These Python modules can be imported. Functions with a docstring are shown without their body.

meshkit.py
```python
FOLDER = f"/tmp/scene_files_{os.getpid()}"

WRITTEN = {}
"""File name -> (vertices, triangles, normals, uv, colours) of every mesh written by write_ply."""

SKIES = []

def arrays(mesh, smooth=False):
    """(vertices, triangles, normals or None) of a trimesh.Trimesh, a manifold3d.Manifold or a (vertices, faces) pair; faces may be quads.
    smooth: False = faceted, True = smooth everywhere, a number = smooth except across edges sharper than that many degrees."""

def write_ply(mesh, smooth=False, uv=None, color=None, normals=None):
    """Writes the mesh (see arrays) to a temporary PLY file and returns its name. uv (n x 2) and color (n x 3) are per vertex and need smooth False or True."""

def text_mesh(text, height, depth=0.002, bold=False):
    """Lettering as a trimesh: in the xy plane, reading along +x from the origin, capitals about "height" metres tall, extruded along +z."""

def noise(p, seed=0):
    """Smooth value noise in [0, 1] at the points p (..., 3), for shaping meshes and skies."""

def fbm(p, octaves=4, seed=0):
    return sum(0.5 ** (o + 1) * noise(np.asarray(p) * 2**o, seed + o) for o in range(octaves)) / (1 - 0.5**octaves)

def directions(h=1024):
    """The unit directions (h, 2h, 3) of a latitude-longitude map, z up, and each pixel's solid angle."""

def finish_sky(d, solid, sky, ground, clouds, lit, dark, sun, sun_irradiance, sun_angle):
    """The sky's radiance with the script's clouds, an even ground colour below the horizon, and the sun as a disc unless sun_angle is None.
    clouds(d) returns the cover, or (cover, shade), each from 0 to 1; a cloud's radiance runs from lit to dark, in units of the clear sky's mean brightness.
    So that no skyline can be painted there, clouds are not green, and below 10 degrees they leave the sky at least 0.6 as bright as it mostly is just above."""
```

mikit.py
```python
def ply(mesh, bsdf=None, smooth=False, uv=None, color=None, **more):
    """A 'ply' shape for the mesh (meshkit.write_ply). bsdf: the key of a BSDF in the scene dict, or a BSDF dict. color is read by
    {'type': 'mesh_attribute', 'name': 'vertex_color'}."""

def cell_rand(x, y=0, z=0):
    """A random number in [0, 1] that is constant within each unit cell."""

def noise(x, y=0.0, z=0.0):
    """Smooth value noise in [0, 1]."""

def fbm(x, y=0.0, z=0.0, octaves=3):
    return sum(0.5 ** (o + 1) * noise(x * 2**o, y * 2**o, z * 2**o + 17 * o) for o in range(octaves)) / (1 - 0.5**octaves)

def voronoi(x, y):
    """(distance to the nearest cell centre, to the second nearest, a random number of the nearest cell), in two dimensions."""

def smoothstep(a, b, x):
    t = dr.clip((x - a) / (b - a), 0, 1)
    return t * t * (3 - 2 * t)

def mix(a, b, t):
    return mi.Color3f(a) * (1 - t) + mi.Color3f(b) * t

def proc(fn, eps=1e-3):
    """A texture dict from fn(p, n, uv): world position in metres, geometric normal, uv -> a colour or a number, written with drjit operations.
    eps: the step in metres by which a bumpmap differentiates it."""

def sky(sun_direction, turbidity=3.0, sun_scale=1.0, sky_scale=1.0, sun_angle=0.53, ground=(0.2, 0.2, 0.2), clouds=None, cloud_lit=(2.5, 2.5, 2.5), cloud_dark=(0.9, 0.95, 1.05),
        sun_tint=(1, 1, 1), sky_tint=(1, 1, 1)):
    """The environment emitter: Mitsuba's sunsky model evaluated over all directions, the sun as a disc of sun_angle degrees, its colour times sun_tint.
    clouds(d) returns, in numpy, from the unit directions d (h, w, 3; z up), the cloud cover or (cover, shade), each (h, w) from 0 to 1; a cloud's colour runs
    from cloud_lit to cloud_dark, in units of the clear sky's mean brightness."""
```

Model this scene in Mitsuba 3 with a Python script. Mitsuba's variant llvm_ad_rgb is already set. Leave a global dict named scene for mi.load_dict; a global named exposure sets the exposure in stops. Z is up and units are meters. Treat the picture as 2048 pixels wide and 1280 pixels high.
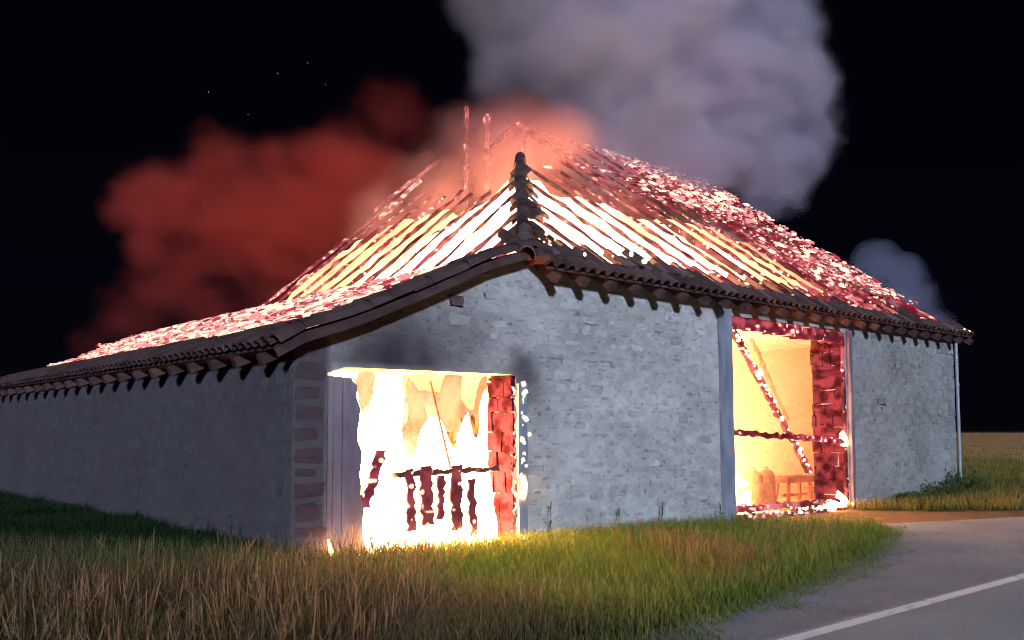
import math, random
import numpy as np, trimesh, drjit as dr, mitsuba as mi, mikit, meshkit
import manifold3d as m3
from shapely.geometry import Polygon, box as sbox, LineString, Point
from shapely.ops import unary_union
T = mi.ScalarTransform4f
R = np.random.default_rng(7)
rnd = random.Random(11)
scene, labels = {}, {}

# ---------------------------------------------------------------- camera, night sky, exposure
EYE, PITCH = 1.9, 0.0696
scene['camera'] = {'type': 'perspective', 'fov': 58.49, 'fov_axis': 'x', 'near_clip': 0.1, 'far_clip': 6000.0,
    'principal_point_offset_y': -0.0759,
    'to_world': T().look_at(origin=[0, 0, EYE], target=[0, math.cos(PITCH), EYE + math.sin(PITCH)], up=[0, 0, 1])}
SUN_AZ, SUN_EL = math.radians(5), math.radians(16)          # a cold, low, bright night light from behind the road, right of the lens
scene['sky'] = mikit.sky((math.sin(SUN_AZ) * math.cos(SUN_EL), -math.cos(SUN_AZ) * math.cos(SUN_EL), math.sin(SUN_EL)), turbidity=3,
    sun_scale=3.0, sky_scale=0.012, sun_angle=4.0, sun_tint=(0.61, 1.03, 2.75), sky_tint=(1.2, 0.7, 1.9), ground=(0.1, 0.1, 0.1))
scene['sky']['sampling_weight'] = 30.0
exposure = 0.0

# ---------------------------------------------------------------- barn frame: s along the front wall, y into the barn, z up
CX, CY, TH = 0.2348, 15.9893, math.radians(48.578)
US, UY = (math.sin(TH), math.cos(TH)), (-math.cos(TH), math.sin(TH))
ML = np.array([[US[0], UY[0], 0, CX], [US[1], UY[1], 0, CY], [0, 0, 1, 0], [0, 0, 0, 1.0]])
def wpt(a):
    a = np.atleast_2d(np.asarray(a, float))
    return a @ ML[:3, :3].T + ML[:3, 3]
def loc(p):
    x, y = p.x - CX, p.y - CY
    return x * US[0] + y * US[1], x * UY[0] + y * UY[1], p.z
noise, fbm, sst, mix = mikit.noise, mikit.fbm, mikit.smoothstep, mikit.mix

# ---------------------------------------------------------------- helpers
counts = {}
def numbered(name):
    n = counts.get(name, 0); counts[name] = n + 1
    return name if n == 0 else f'{name}_{n:03d}'
def thing(name, label, cat, group=None):
    k = numbered(name)
    labels[k] = {'label': label, 'category': cat}
    if group: labels[k]['group'] = group
    return k
def obj(name, mesh, mat, parent=None, label=None, cat=None, group=None, kind=None, smooth=False, emit=None, weight=1.0, local=True, color=None, **more):
    key = numbered((parent + '__' if parent else '') + name)
    if hasattr(mesh, 'to_mesh'):
        m = mesh.to_mesh(); mesh = (np.array(m.vert_properties[:, :3]), np.array(m.tri_verts))
    if hasattr(mesh, 'vertices'): mesh = (np.array(mesh.vertices), np.array(mesh.faces))
    v, f = mesh
    if local: v = wpt(v)
    if emit is not None and hasattr(mesh, 'uv'): more['uv'] = mesh.uv
    d = mikit.ply((v, f), mat, smooth=smooth, color=color, **more)
    if emit is not None:
        d['emitter'] = {'type': 'area', 'radiance': emit if isinstance(emit, dict) else {'type': 'rgb', 'value': list(emit)}, 'sampling_weight': weight}
    scene[key] = d
    l = {}
    if label: l['label'] = label
    if cat: l['category'] = cat
    if group: l['group'] = group
    if kind: l['kind'] = kind
    if l: labels[key] = l
    return key
class Mesh(tuple):
    def __new__(cls, v, f, uv):
        m = super().__new__(cls, (v, f)); m.uv = uv; return m
def cat(ms):
    vs, fs, us, n = [], [], [], 0
    for m in ms:
        v, f = m
        vs.append(v); fs.append(np.asarray(f) + n); n += len(v); us.append(getattr(m, 'uv', np.zeros((len(v), 2))))
    return Mesh(np.vstack(vs), np.vstack(fs), np.vstack(us))
BOXF = np.array([[0,2,1],[0,3,2],[4,5,6],[4,6,7],[0,1,5],[0,5,4],[1,2,6],[1,6,5],[2,3,7],[2,7,6],[3,0,4],[3,4,7]])
def bx(x0, x1, y0, y1, z0, z1, j=0.0):
    v = np.array([[x0,y0,z0],[x1,y0,z0],[x1,y1,z0],[x0,y1,z0],[x0,y0,z1],[x1,y0,z1],[x1,y1,z1],[x0,y1,z1]], float)
    return (v + R.uniform(-j, j, v.shape) if j else v), BOXF
def beam(p, q, w, h, seg=6, jit=0.0, taper=1.0, sag=0.0):
    """A square timber from p to q with w across, h deep; jit makes the charred surface uneven."""
    p, q = np.asarray(p, float), np.asarray(q, float)
    d = q - p; L = np.linalg.norm(d); d /= L
    a = np.cross(d, [0, 0, 1]) if abs(d[2]) < 0.95 else np.cross(d, [0, 1, 0])
    a /= np.linalg.norm(a); b = np.cross(a, d)
    t = np.linspace(0, 1, seg + 1)
    rings, uv = [], []
    for i, x in enumerate(t):
        k = 1 + (taper - 1) * x
        c = p + d * L * x + np.array([0, 0, -sag * 4 * x * (1 - x)])
        four = [c + a * sa * w / 2 * k + b * sb * h / 2 * k + (R.normal(0, jit, 3) if jit else 0) for sa, sb in ((-1, -1), (1, -1), (1, 1), (-1, 1))]
        rings += four + four[:1]; uv += [(x, q / 4) for q in range(5)]
    f = []
    for i in range(seg):
        for k in range(4):
            f += [[i*5+k, i*5+k+1, i*5+6+k], [i*5+k, i*5+6+k, i*5+5+k]]
    n = len(rings); e = seg * 5
    rings += rings[:4] + rings[e:e+4]; uv += [(0, 0)] * 8
    f += [[n, n+2, n+1], [n, n+3, n+2], [n+4, n+5, n+6], [n+4, n+6, n+7]]
    return Mesh(np.array(rings), np.array(f)[:, ::-1], np.array(uv))
def tube(p, q, r, n=8, seg=1):
    p, q = np.asarray(p, float), np.asarray(q, float)
    d = (q - p) / np.linalg.norm(q - p)
    a = np.cross(d, [0, 0, 1]) if abs(d[2]) < 0.95 else np.cross(d, [0, 1, 0])
    a /= np.linalg.norm(a); b = np.cross(a, d)
    an = np.arange(n) / n * 2 * np.pi
    v = np.vstack([p + (q - p) * t + r * (np.cos(an)[:, None] * a + np.sin(an)[:, None] * b) for t in np.linspace(0, 1, seg + 1)] + [p[None], q[None]])
    f = []
    for i in range(seg):
        for k in range(n):
            k2 = (k + 1) % n
            f += [[i*n+k, i*n+n+k2, i*n+k2], [i*n+k, i*n+n+k, i*n+n+k2]]
    e = seg * n
    for k in range(n):
        f += [[len(v)-2, k, (k+1) % n], [len(v)-1, e+(k+1) % n, e+k]]
    return v, np.array(f)
def lathe(prof, n=20, c=(0, 0, 0)):
    prof = np.array(prof, float); an = np.arange(n) / n * 2 * np.pi
    v = np.vstack([np.stack([r * np.cos(an), r * np.sin(an), np.full(n, z)], 1) for r, z in prof]) + np.array(c)
    f = []
    for i in range(len(prof) - 1):
        for k in range(n):
            k2 = (k + 1) % n
            f += [[i*n+k, i*n+k2, i*n+n+k2], [i*n+k, i*n+n+k2, i*n+n+k]]
    return v, np.array(f)
def extrude_sz(poly, y0, y1):
    """A polygon in the (s, z) plane made into a wall from y0 to y1."""
    m = trimesh.creation.extrude_polygon(poly, y1 - y0, engine='earcut')
    v = np.array(m.vertices)
    return np.stack([v[:, 0], y1 - v[:, 2], v[:, 1]], 1), np.array(m.faces)
def extrude_yz(poly, s0, s1):
    m = trimesh.creation.extrude_polygon(poly, s1 - s0, engine='earcut')
    v = np.array(m.vertices)
    return np.stack([s0 + v[:, 2], v[:, 0], v[:, 1]], 1), np.array(m.faces)
ICO1 = trimesh.creation.icosphere(1); ICO0 = trimesh.creation.icosphere(0); ICO3 = trimesh.creation.icosphere(3)

# ---------------------------------------------------------------- roof planes (top of rafters)
ZE, TR, TL, HIPK, RY, DEPTH = 5.10, 0.71, 0.86, 0.87, 9.0, 18.0
S_END = 17.6
ZR = ZE + TR * RY
def z_right(y): return ZE + TR * y
def z_left(s): return ZE + TL * s
LX = np.array([-4.88, -4.48, -3.6, -2.86, -1.87, -1.07, 0.0]); LZ = np.array([3.06, 3.30, 3.60, 3.92, 4.36, 4.74, 5.10])
def z_lean(s): return np.interp(s, LX, LZ)

# ---------------------------------------------------------------- materials
def mat_wall(tone, seed, rough=1.0, stone=False):
    def colour(p, n, uv):
        s, y, z = loc(p)
        a = fbm(s * 0.8 + seed, y * 0.8, z * 0.8, 3)
        b = fbm(s * 4.5, y * 4.5 + seed, z * 6.0, 3)
        c = noise(s * 17, y * 17, z * 22 + seed)
        k = 0.70 + 0.45 * (a - 0.5) + 0.35 * (b - 0.5) + 0.12 * (c - 0.5)
        pit = sst(0.76, 0.90, noise(s * 9 + 3, y * 9, z * 13 + seed * 2)) * 0.22
        k = dr.clip(k - pit, 0.1, 1.1)
        blk = 0.55 if seed == 12.0 else 1.0
        col = mi.Color3f(*tone) * k * (1 - 0.36 * sst(10.6, 11.6, s))      # light falling off right of the tall doorway, painted as a darker tone
        # old soot licked up the wall over the wide left doorway, round its top right corner and under the low eave
        w = fbm(s * 1.6 + 9, z * 1.3, y, 3) - 0.5
        soot = dr.exp(-dr.square((s + 2.6 + w) / 1.5)) * sst(2.75, 3.0, z) * sst(4.9 + w, 3.0, z) * 1.0
        soot = dr.maximum(soot, dr.exp(-dr.square((s + 0.05) / 0.42) - dr.square((z - 2.95 + w) / 0.42)) * 0.85)
        soot = dr.maximum(soot, sst(-3.7 + w * .5, -4.0, s) * sst(-4.6, -4.47, s) * 0.90)
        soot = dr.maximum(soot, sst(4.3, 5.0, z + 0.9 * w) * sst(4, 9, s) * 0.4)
        return mix(col, mi.Color3f(0.055, 0.042, 0.055), dr.clip(soot, 0, 1) * blk)
    def height(p, n, uv):
        s, y, z = loc(p)
        return fbm(s * 6, y * 6, z * 8 + seed, 3) + 0.4 * noise(s * 26, y * 26, z * 30)
    return {'type': 'bumpmap', 'arbitrary': mikit.proc(height, 0.01), 'scale': 0.014,
            'bsdf': {'type': 'diffuse', 'reflectance': mikit.proc(colour)}}
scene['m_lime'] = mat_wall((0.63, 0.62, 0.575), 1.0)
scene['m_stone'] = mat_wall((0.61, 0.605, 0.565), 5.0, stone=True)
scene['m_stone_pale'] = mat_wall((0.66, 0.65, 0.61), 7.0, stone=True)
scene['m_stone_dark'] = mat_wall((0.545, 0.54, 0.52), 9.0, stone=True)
scene['m_quoin_dark'] = mat_wall((0.16, 0.10, 0.105), 12.0, stone=True)
def simple(tone, var=0.5, f=3.0, z=1.0, tw=True, tone2=None):
    def colour(p, n, uv):
        s, y, zz = loc(p)
        k = fbm(s * f, y * f, zz * f * z, 4)
        if tone2 is not None: return mix(mi.Color3f(*tone), mi.Color3f(*tone2), sst(0.3, 0.7, k))
        return mi.Color3f(*tone) * (1 + var * 2 * (k - 0.5))
    d = {'type': 'diffuse', 'reflectance': mikit.proc(colour)}
    return {'type': 'twosided', 'bsdf': d} if tw else d
scene['m_brick'] = simple((0.095, 0.024, 0.05), tone2=(0.022, 0.005, 0.010), f=5)
scene['m_inner'] = simple((0.60, 0.45, 0.28), tone2=(0.50, 0.33, 0.18), f=0.7)
scene['m_tile'] = simple((0.058, 0.034, 0.034), tone2=(0.10, 0.062, 0.058), f=2.2)
scene['m_tile_pale'] = simple((0.15, 0.10, 0.095), tone2=(0.09, 0.055, 0.05), f=2.2)
scene['m_char'] = simple((0.022, 0.014, 0.016), tone2=(0.05, 0.03, 0.03), f=5)
scene['m_oldwood'] = simple((0.15, 0.12, 0.15), tone2=(0.25, 0.21, 0.24), f=3, z=0.25)
scene['m_bluewood'] = simple((0.27, 0.30, 0.35), tone2=(0.18, 0.20, 0.25), f=5, z=0.2)
scene['m_darkwood'] = simple((0.06, 0.035, 0.035), tone2=(0.11, 0.06, 0.055), f=4)
scene['m_hay'] = simple((0.10, 0.065, 0.027), tone2=(0.03, 0.016, 0.006), f=5)
scene['m_rust'] = simple((0.17, 0.055, 0.035), tone2=(0.26, 0.09, 0.05), f=5)
scene['m_metal'] = {'type': 'principled', 'base_color': {'type': 'rgb', 'value': [0.30, 0.32, 0.36]}, 'roughness': 0.6, 'metallic': 0.3}
scene['m_black'] = {'type': 'twosided', 'bsdf': {'type': 'diffuse', 'reflectance': {'type': 'rgb', 'value': [0.02, 0.015, 0.015]}}}
scene['m_vertex'] = {'type': 'principledthin', 'base_color': {'type': 'mesh_attribute', 'name': 'vertex_color'}, 'roughness': .9, 'spec_trans': 0.0, 'diff_trans': 0.9, 'eta': 1.2}

# ---------------------------------------------------------------- glow of burning timber and of flame
def glow(base, hot, spot, f=5.0, lo=0.3, k0=0.62, k1=0.84):
    def e(p, n, uv):
        s, y, z = loc(p)
        a = noise(s * f, y * f, z * f)
        b = fbm(s * 1.1 + 5, y * 1.1, z * 1.1, 2)
        c = noise(s * f * 1.9 + 31, y * f * 1.9, z * f * 1.9)
        col = mi.Color3f(*base) * (lo + 1.4 * dr.square(b))
        col = mix(col, mi.Color3f(*hot), sst(0.45, 0.85, a + 0.5 * (b - 0.5)) * 0.8)
        return mix(col, mi.Color3f(*spot), sst(k0, k1, c + 0.35 * (b - 0.5)))
    return mikit.proc(e)
scene['e_crimson'] = glow((0.26, 0.006, 0.022), (0.75, 0.10, 0.14), (2.2, 1.1, 0.9), k0=0.72, k1=0.9)
scene['e_pink'] = glow((0.42, 0.016, 0.05), (0.85, 0.22, 0.22), (1.6, 1.0, 0.75), k0=0.58, k1=0.95)
scene['e_hot'] = glow((0.9, 0.2, 0.18), (1.25, 0.62, 0.5), (1.7, 1.25, .9), k0=0.42, k1=0.75)
scene['e_faint'] = glow((0.10, 0.003, 0.012), (0.40, 0.05, 0.07), (1.8, 0.9, 0.7), k0=0.80, k1=0.93)
scene['e_plank'] = glow((0.17, 0.012, 0.035), (0.34, 0.04, 0.06), (2.2, 1.2, .8), f=5.0, k0=0.78, k1=0.92)
def flame_e(centre, reach, hot, warm, cool, var=0.5, f=0.9):
    def e(p, n, uv):
        s, y, z = loc(p)
        d = dr.sqrt(dr.square(s - centre[0]) + dr.square(y - centre[1]) + dr.square(z - centre[2])) / reach
        k = d + var * (fbm(s * f, y * f, z * f * 0.6, 3) - 0.5) * 2
        c = mix(mi.Color3f(*hot), mi.Color3f(*warm), sst(0.25, 0.75, k))
        return mix(c, mi.Color3f(*cool), sst(0.8, 1.35, k))
    return mikit.proc(e)
def ref(k): return {'type': 'ref', 'id': k}
scene['e_loft'] = flame_e((4.2, 1.6, 6.0), 9.0, (24.0, 16.0, 8.0), (2.2, 1.55, 0.62), (0.95, 0.47, 0.24))
scene['e_lean'] = flame_e((-1.0, 3.5, 4.5), 7.5, (4.0, 3.4, 2.3), (1.8, 1.3, .7), (.9, .42, .2))
scene['e_hall'] = flame_e((6.6, 3.0, 0.8), 2.6, (66.0, 29.0, 11.5), (54.0, 21.0, 7.4), (40.0, 14.0, 4.6), var=0.3)
scene['e_door'] = flame_e((-1.8, 1.3, 0.5), 2.6, (70.0, 34.0, 10.0), (58.0, 24.0, 5.5), (36.0, 12.5, 2.3), var=0.35, f=1.6)
E_SMALL, E_SPARK = (34.0, 16.0, 5.0), (3.0, 2.2, 1.5)

# ================================================================ THE BARN
barn = thing('barn', 'long rubble stone barn on fire, its tiled roof burnt through to glowing rafters', 'barn')
D1 = (-3.92, -0.20, 2.87); D2 = (6.10, 11.08, 4.47)
FT = 0.70
wall_poly = Polygon([(-4.48, -0.5), (17.4, -0.5), (17.4, 4.98), (0, 4.98), (-0.55, 4.78), (-1.07, 4.60), (-1.87, 4.24), (-2.86, 3.80), (-3.6, 3.46), (-4.48, 3.12)])
door_poly = unary_union([Polygon([(D1[0], -0.2), (D1[1], -0.2), (D1[1] - 0.02, D1[2] + 0.03), (D1[0] + 0.3, D1[2]), (D1[0], D1[2] - 0.1)]), Polygon([(D2[0], -0.2), (D2[1], -0.2), (D2[1] - .04, D2[2] - .05), (D2[1] - .5, D2[2] + 0.02), (D2[0], D2[2])])])
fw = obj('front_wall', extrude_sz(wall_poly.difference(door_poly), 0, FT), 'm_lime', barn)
sw = obj('side_wall', extrude_yz(Polygon([(FT, -0.5), (DEPTH + .2, -0.5), (DEPTH + .2, 3.08), (FT, 3.08)]), -4.48, -3.9), 'm_lime', barn)
gp = Polygon([(FT, -0.5), (DEPTH, -0.5), (DEPTH, 4.9), (RY, ZR - 0.25), (FT, ZE + TR * FT - 0.22)])
obj('gable_wall', extrude_yz(gp, 16.75, 17.4), 'm_lime', barn, label='right end gable wall seen from inside by the firelight')
obj('back_wall', extrude_sz(Polygon([(-3.9, -.4), (16.75, -.4), (16.75, 4.8), (0, 4.8), (-1.87, 4.1), (-3.9, 3.1)]), DEPTH - .5, DEPTH), 'm_lime', barn)
obj('inner_wall', extrude_sz(Polygon([(-3.9, -.3), (5.4, -.3), (5.4, 4.5), (-.6, 4.5), (-1.87, 4.05), (-3.9, 3.1)]), 5.6, 6.0), 'm_inner', barn)
obj('inner_wall', bx(5.4, 5.8, FT, 6.0, -.3, 4.5), 'm_inner', barn)
obj('inner_wall', bx(5.4, 16.75, 6.3, 6.7, -.3, 6.6), 'm_inner', barn)
obj('earth_floor', bx(-3.9, 16.75, 0.05, 17.4, -.3, -.02), 'm_inner', barn)

# rubble stones, squeezed flush in the lime so that only their faces stand proud
def stone_mesh(x0, x1, z0, z1, proud, cut=0.25):
    w, h = x1 - x0, z1 - z0
    c = min(w, h) * cut
    o = np.array([[x0+c, z0], [x1-c, z0], [x1, z0+c], [x1, z1-c], [x1-c, z1], [x0+c, z1], [x0, z1-c], [x0, z0+c]])
    o = o + R.uniform(-.18, .18, o.shape) * min(w, h)
    i = (o - o.mean(0)) * (1 - 0.05 / max(w, h) - .10) + o.mean(0)
    v = np.vstack([np.c_[o[:, 0], np.full(8, 0.05), o[:, 1]], np.c_[i[:, 0], -proud + R.uniform(-.004, .004, 8), i[:, 1]]])
    f = []
    for k in range(8):
        k2 = (k + 1) % 8
        f += [[k, k2, 8 + k2], [k, 8 + k2, 8 + k]]
    for k in range(1, 7): f.append([8, 8 + k, 8 + k + 1])
    return v, np.array(f)
def to_side(m):
    v, f = m                                                     # front-face stone laid on the side wall: s -> -y
    return np.stack([-4.48 + v[:, 1], v[:, 0], v[:, 2]], 1), f[:, ::-1]
def rubble(s0, s1, z1, keep, p, hmin, hmax):
    out, z = [], 0.05
    while z < z1:
        h = R.uniform(hmin, hmax); s = s0 + R.uniform(-.2, .1)
        while s < s1:
            w = R.uniform(.18, .50) * (1 + .4 * (h > .24)); a = R.uniform(0, .05)
            r = (s, s + w, z + R.uniform(-.02, .02), z + h * R.uniform(.75, 1.0))
            if R.random() < p and keep(r): out.append(r)
            s += w + R.uniform(.02, .07)
        z += h + R.uniform(.015, .04)
    return out
inner = wall_poly.buffer(-0.06).difference(door_poly.buffer(0.10))
def keep_front(r):
    if r[0] < -3.9 and r[1] < -3.3: return False
    return inner.contains(sbox(r[0], r[2], r[1], r[3])) and r[0] > -4.05 and r[1] < 16.9 and not (r[1] > 5.55 and r[0] < 6.2)
fr = rubble(-4.4, 17.3, 4.95, keep_front, 0.62, .13, .27)
fr.sort(key=lambda r: -(r[1] - r[0]) * (r[3] - r[2]) / ((r[0] + 10.75) ** 2 + 140))
rest = []
for i, r in enumerate(fr):
    pr = 0.002 + 0.008 * R.random()
    m = stone_mesh(*r, pr)
    t = R.random()
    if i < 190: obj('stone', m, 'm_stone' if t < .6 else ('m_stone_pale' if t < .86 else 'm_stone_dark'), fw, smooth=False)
    else: rest.append(m)
obj('small_rubble', cat(rest), 'm_stone', fw, kind='stuff')
sr = rubble(0.9, 17.8, 3.0, lambda r: r[3] < 2.98, 0.62, .14, .28)
sr.sort(key=lambda r: -(r[1] - r[0]) * (r[3] - r[2]) / (r[0] + 11.8) ** 2)
rest = []
for i, r in enumerate(sr):
    m = to_side(stone_mesh(*r, 0.0008 + 0.0015 * R.random()))
    if i < 90: obj('stone', m, 'm_stone' if R.random() < .7 else 'm_stone_pale', sw)
    else: rest.append(m)
obj('small_rubble', cat(rest), 'm_stone', sw, kind='stuff')
# corner stones: left corner (dark), right corner, jambs, and odd dark blocks
def quoin(s0, s1, z0, z1, mat, proud=.022, parent=fw): return obj('quoin_stone', stone_mesh(s0, s1, z0, z1, proud, .10), mat, parent)
z = 0.05
k = 0
while z < 3.0:
    h = R.uniform(.19, .38)
    w = .62 if k % 2 else .50
    obj('quoin_stone', stone_mesh(-4.475, -4.48 + w * R.uniform(.8, 1.0), z + .01, z + h - R.uniform(.02, .05), .006, .18), 'm_quoin_dark', fw)
    if k % 2 == 0 or True:
        w2 = .34 if k % 2 else .6
        obj('quoin_stone', bx(-4.487, -4.3, .2, .2 + w2 * R.uniform(.6, 1.2), z + .01, z + h - .035, .006), 'm_stone_dark', sw)
    z += h; k += 1
z = 0.3; k = 0
while z < 4.7:
    h = R.uniform(.30, .42); w = .75 if k % 2 else .42
    obj('quoin_stone', bx(17.42 - w, 17.425, -.022, .25, z, z + h - .03, .01), 'm_stone_dark' if R.random() < .5 else 'm_stone', fw)
    z += h; k += 1
for s0, s1, z0, z1 in ((-1.72, -1.38, 3.92, 4.22), (-1.04, -.74, 4.55, 4.86), (.02, .48, 1.12, 1.36), (-.16, .22, 1.86, 2.1), (-.14, .3, .62, .84), (2.35, 2.8, 3.3, 3.5), (4.2, 4.6, 2.1, 2.33), (12.6, 13.2, 2.6, 2.85), (14.3, 14.8, 1.4, 1.62), (3.3, 3.65, 1.35, 1.55)):
    quoin(s0, s1, z0, z1, 'm_stone_dark' if s0 > -1.2 else 'm_quoin_dark', .02)
# right reveals of the two doorways: red burnt blocks facing the fire
def reveal(s, y0, y1, z0, z1):
    z, k = z0, 0
    while z < z1 - .05:
        h = min(R.uniform(.26, .40), z1 - z); y = y0
        while y < y1 - .04:
            w = min(R.uniform(.22, .42), y1 - y)
            obj('jamb_stone', bx(s - .02 - .05 * (z + h) / z1 - R.uniform(0, .03), s + .1, y + .004, y + w - .004, z + .004, z + h - .006, .022), 'm_brick', fw)
            y += w
        z += h
reveal(D1[1], 0.02, FT, 0.05, D1[2]); reveal(D2[1], 0.02, FT + .25, 0.0, D2[2])

# door frames, lintel and eave beam
obj('eave_beam', beam((1.35, -.07, 4.90), (11.45, -.07, 4.86), .14, .16, 12, .008), 'm_darkwood', barn, label='dark eave beam under the tiles above the tall doorway')
obj('door_post', beam((5.86, -.06, -.2), (5.80, -.06, 4.80), .38, .10, 8, .006), 'm_bluewood', barn, label='pale grey wooden post left of the tall doorway')
obj('door_post', beam((11.20, -.05, -.2), (11.16, -.05, 4.5), .16, .10, 8, .006), 'm_oldwood', barn)
obj('door_post', beam((-.10, -.03, -.2), (-.12, -.03, 2.75), .20, .08, 8, .006), 'm_bluewood', barn)
obj('burning_lintel', beam((6.15, .12, 4.36), (11.0, .12, 4.30), .20, .26, 30, .022), 'm_char', barn, emit=ref('e_crimson'), weight=.02, label='glowing charred lintel across the top of the tall doorway')
obj('burning_jamb', beam((11.02, .05, 0.0), (11.0, .05, 4.3), .07, .07, 40, .014), 'm_char', barn, emit=ref('e_crimson'), weight=.01)
obj('burning_jamb', beam((6.13, .05, 0.0), (6.12, .05, 4.4), .035, .05, 40, .012), 'm_char', barn, emit=ref('e_pink'), weight=.01)
obj('burning_jamb', beam((-.22, .04, 0.0), (-.22, .04, 2.7), .06, .06, 40, .02), 'm_char', barn, emit=ref('e_hot'), weight=.01)
dl = obj('door_leaf', bx(-3.9, -3.42, .14, .18, .0, 2.72), 'm_oldwood', barn, label='grey board door leaf half burnt away at the left jamb')
for i, (a, b, zt) in enumerate(((-3.89, -3.76, 2.74), (-3.75, -3.60, 2.73), (-3.59, -3.45, 2.70))):
    obj('board', bx(a, b, .10, .139, .0, zt, .006), 'm_oldwood', dl)
pts = [(-3.455, 2.7)]
for zz in np.linspace(2.6, 0.1, 16): pts.append((-3.38 + .16 * (2.6 - zz) / 2.6 + R.uniform(-.05, .05) + .02, zz))
pts += [(-3.455, .05)]
obj('charred_board', extrude_sz(Polygon(pts).buffer(0), .10, .145), 'm_oldwood', dl)

# ---------------------------------------------------------------- roof
def rafter(p, q, e, w=.085, h=.11, wt=.02, jit=.014, seg=None, name='rafter'):
    L = np.linalg.norm(np.subtract(q, p))
    obj(name, beam(p, q, w, h, seg or max(4, int(L / .35)), jit), 'm_char', barn, emit=ref(e), weight=wt)
# right slope rafters (running up and back), dark tails at the eave
N = 0
for i in range(70):
    s = 0.42 + 0.435 * i + R.uniform(-.07, .07)
    if s > S_END - .1: break
    if i % 2 and (s < 9.5 or R.random() < .55): continue
    ytop = min(RY, s / HIPK)
    if s < 4: ytop -= R.uniform(.1, .5)
    elif s < 7.5: ytop = min(ytop, [6.2, 5.0, 5.6, 6.6, 5.2, 7.3, 6.8][N % 7]); N += 1
    elif s > 11: ytop = RY - R.uniform(0, .8) * (s < 14) - .05
    if ytop < .7: continue
    if s < 9.5: rafter((s, .2, z_right(.2) - .04), (s + R.uniform(-.16, .16), ytop, z_right(ytop) - .04 - R.uniform(0, .10)), 'e_faint' if s < 5 else 'e_crimson', w=R.uniform(.04, .075), h=.06, jit=.018)
    else: rafter((s, .2, z_right(.2) - .04), (s + R.uniform(-.05, .05), ytop, z_right(ytop) - .04), 'e_crimson' if R.random() < .45 else 'e_pink', w=.06, h=.07, jit=.018, seg=50)
for i in range(25):
    s = .3 + .72 * i
    if s < S_END: obj('rafter_tail', beam((s, -.50, z_right(-.50) - .17), (s, 1.0, z_right(1.0) - .17), .13, .17, 2), 'm_darkwood', barn)
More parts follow.
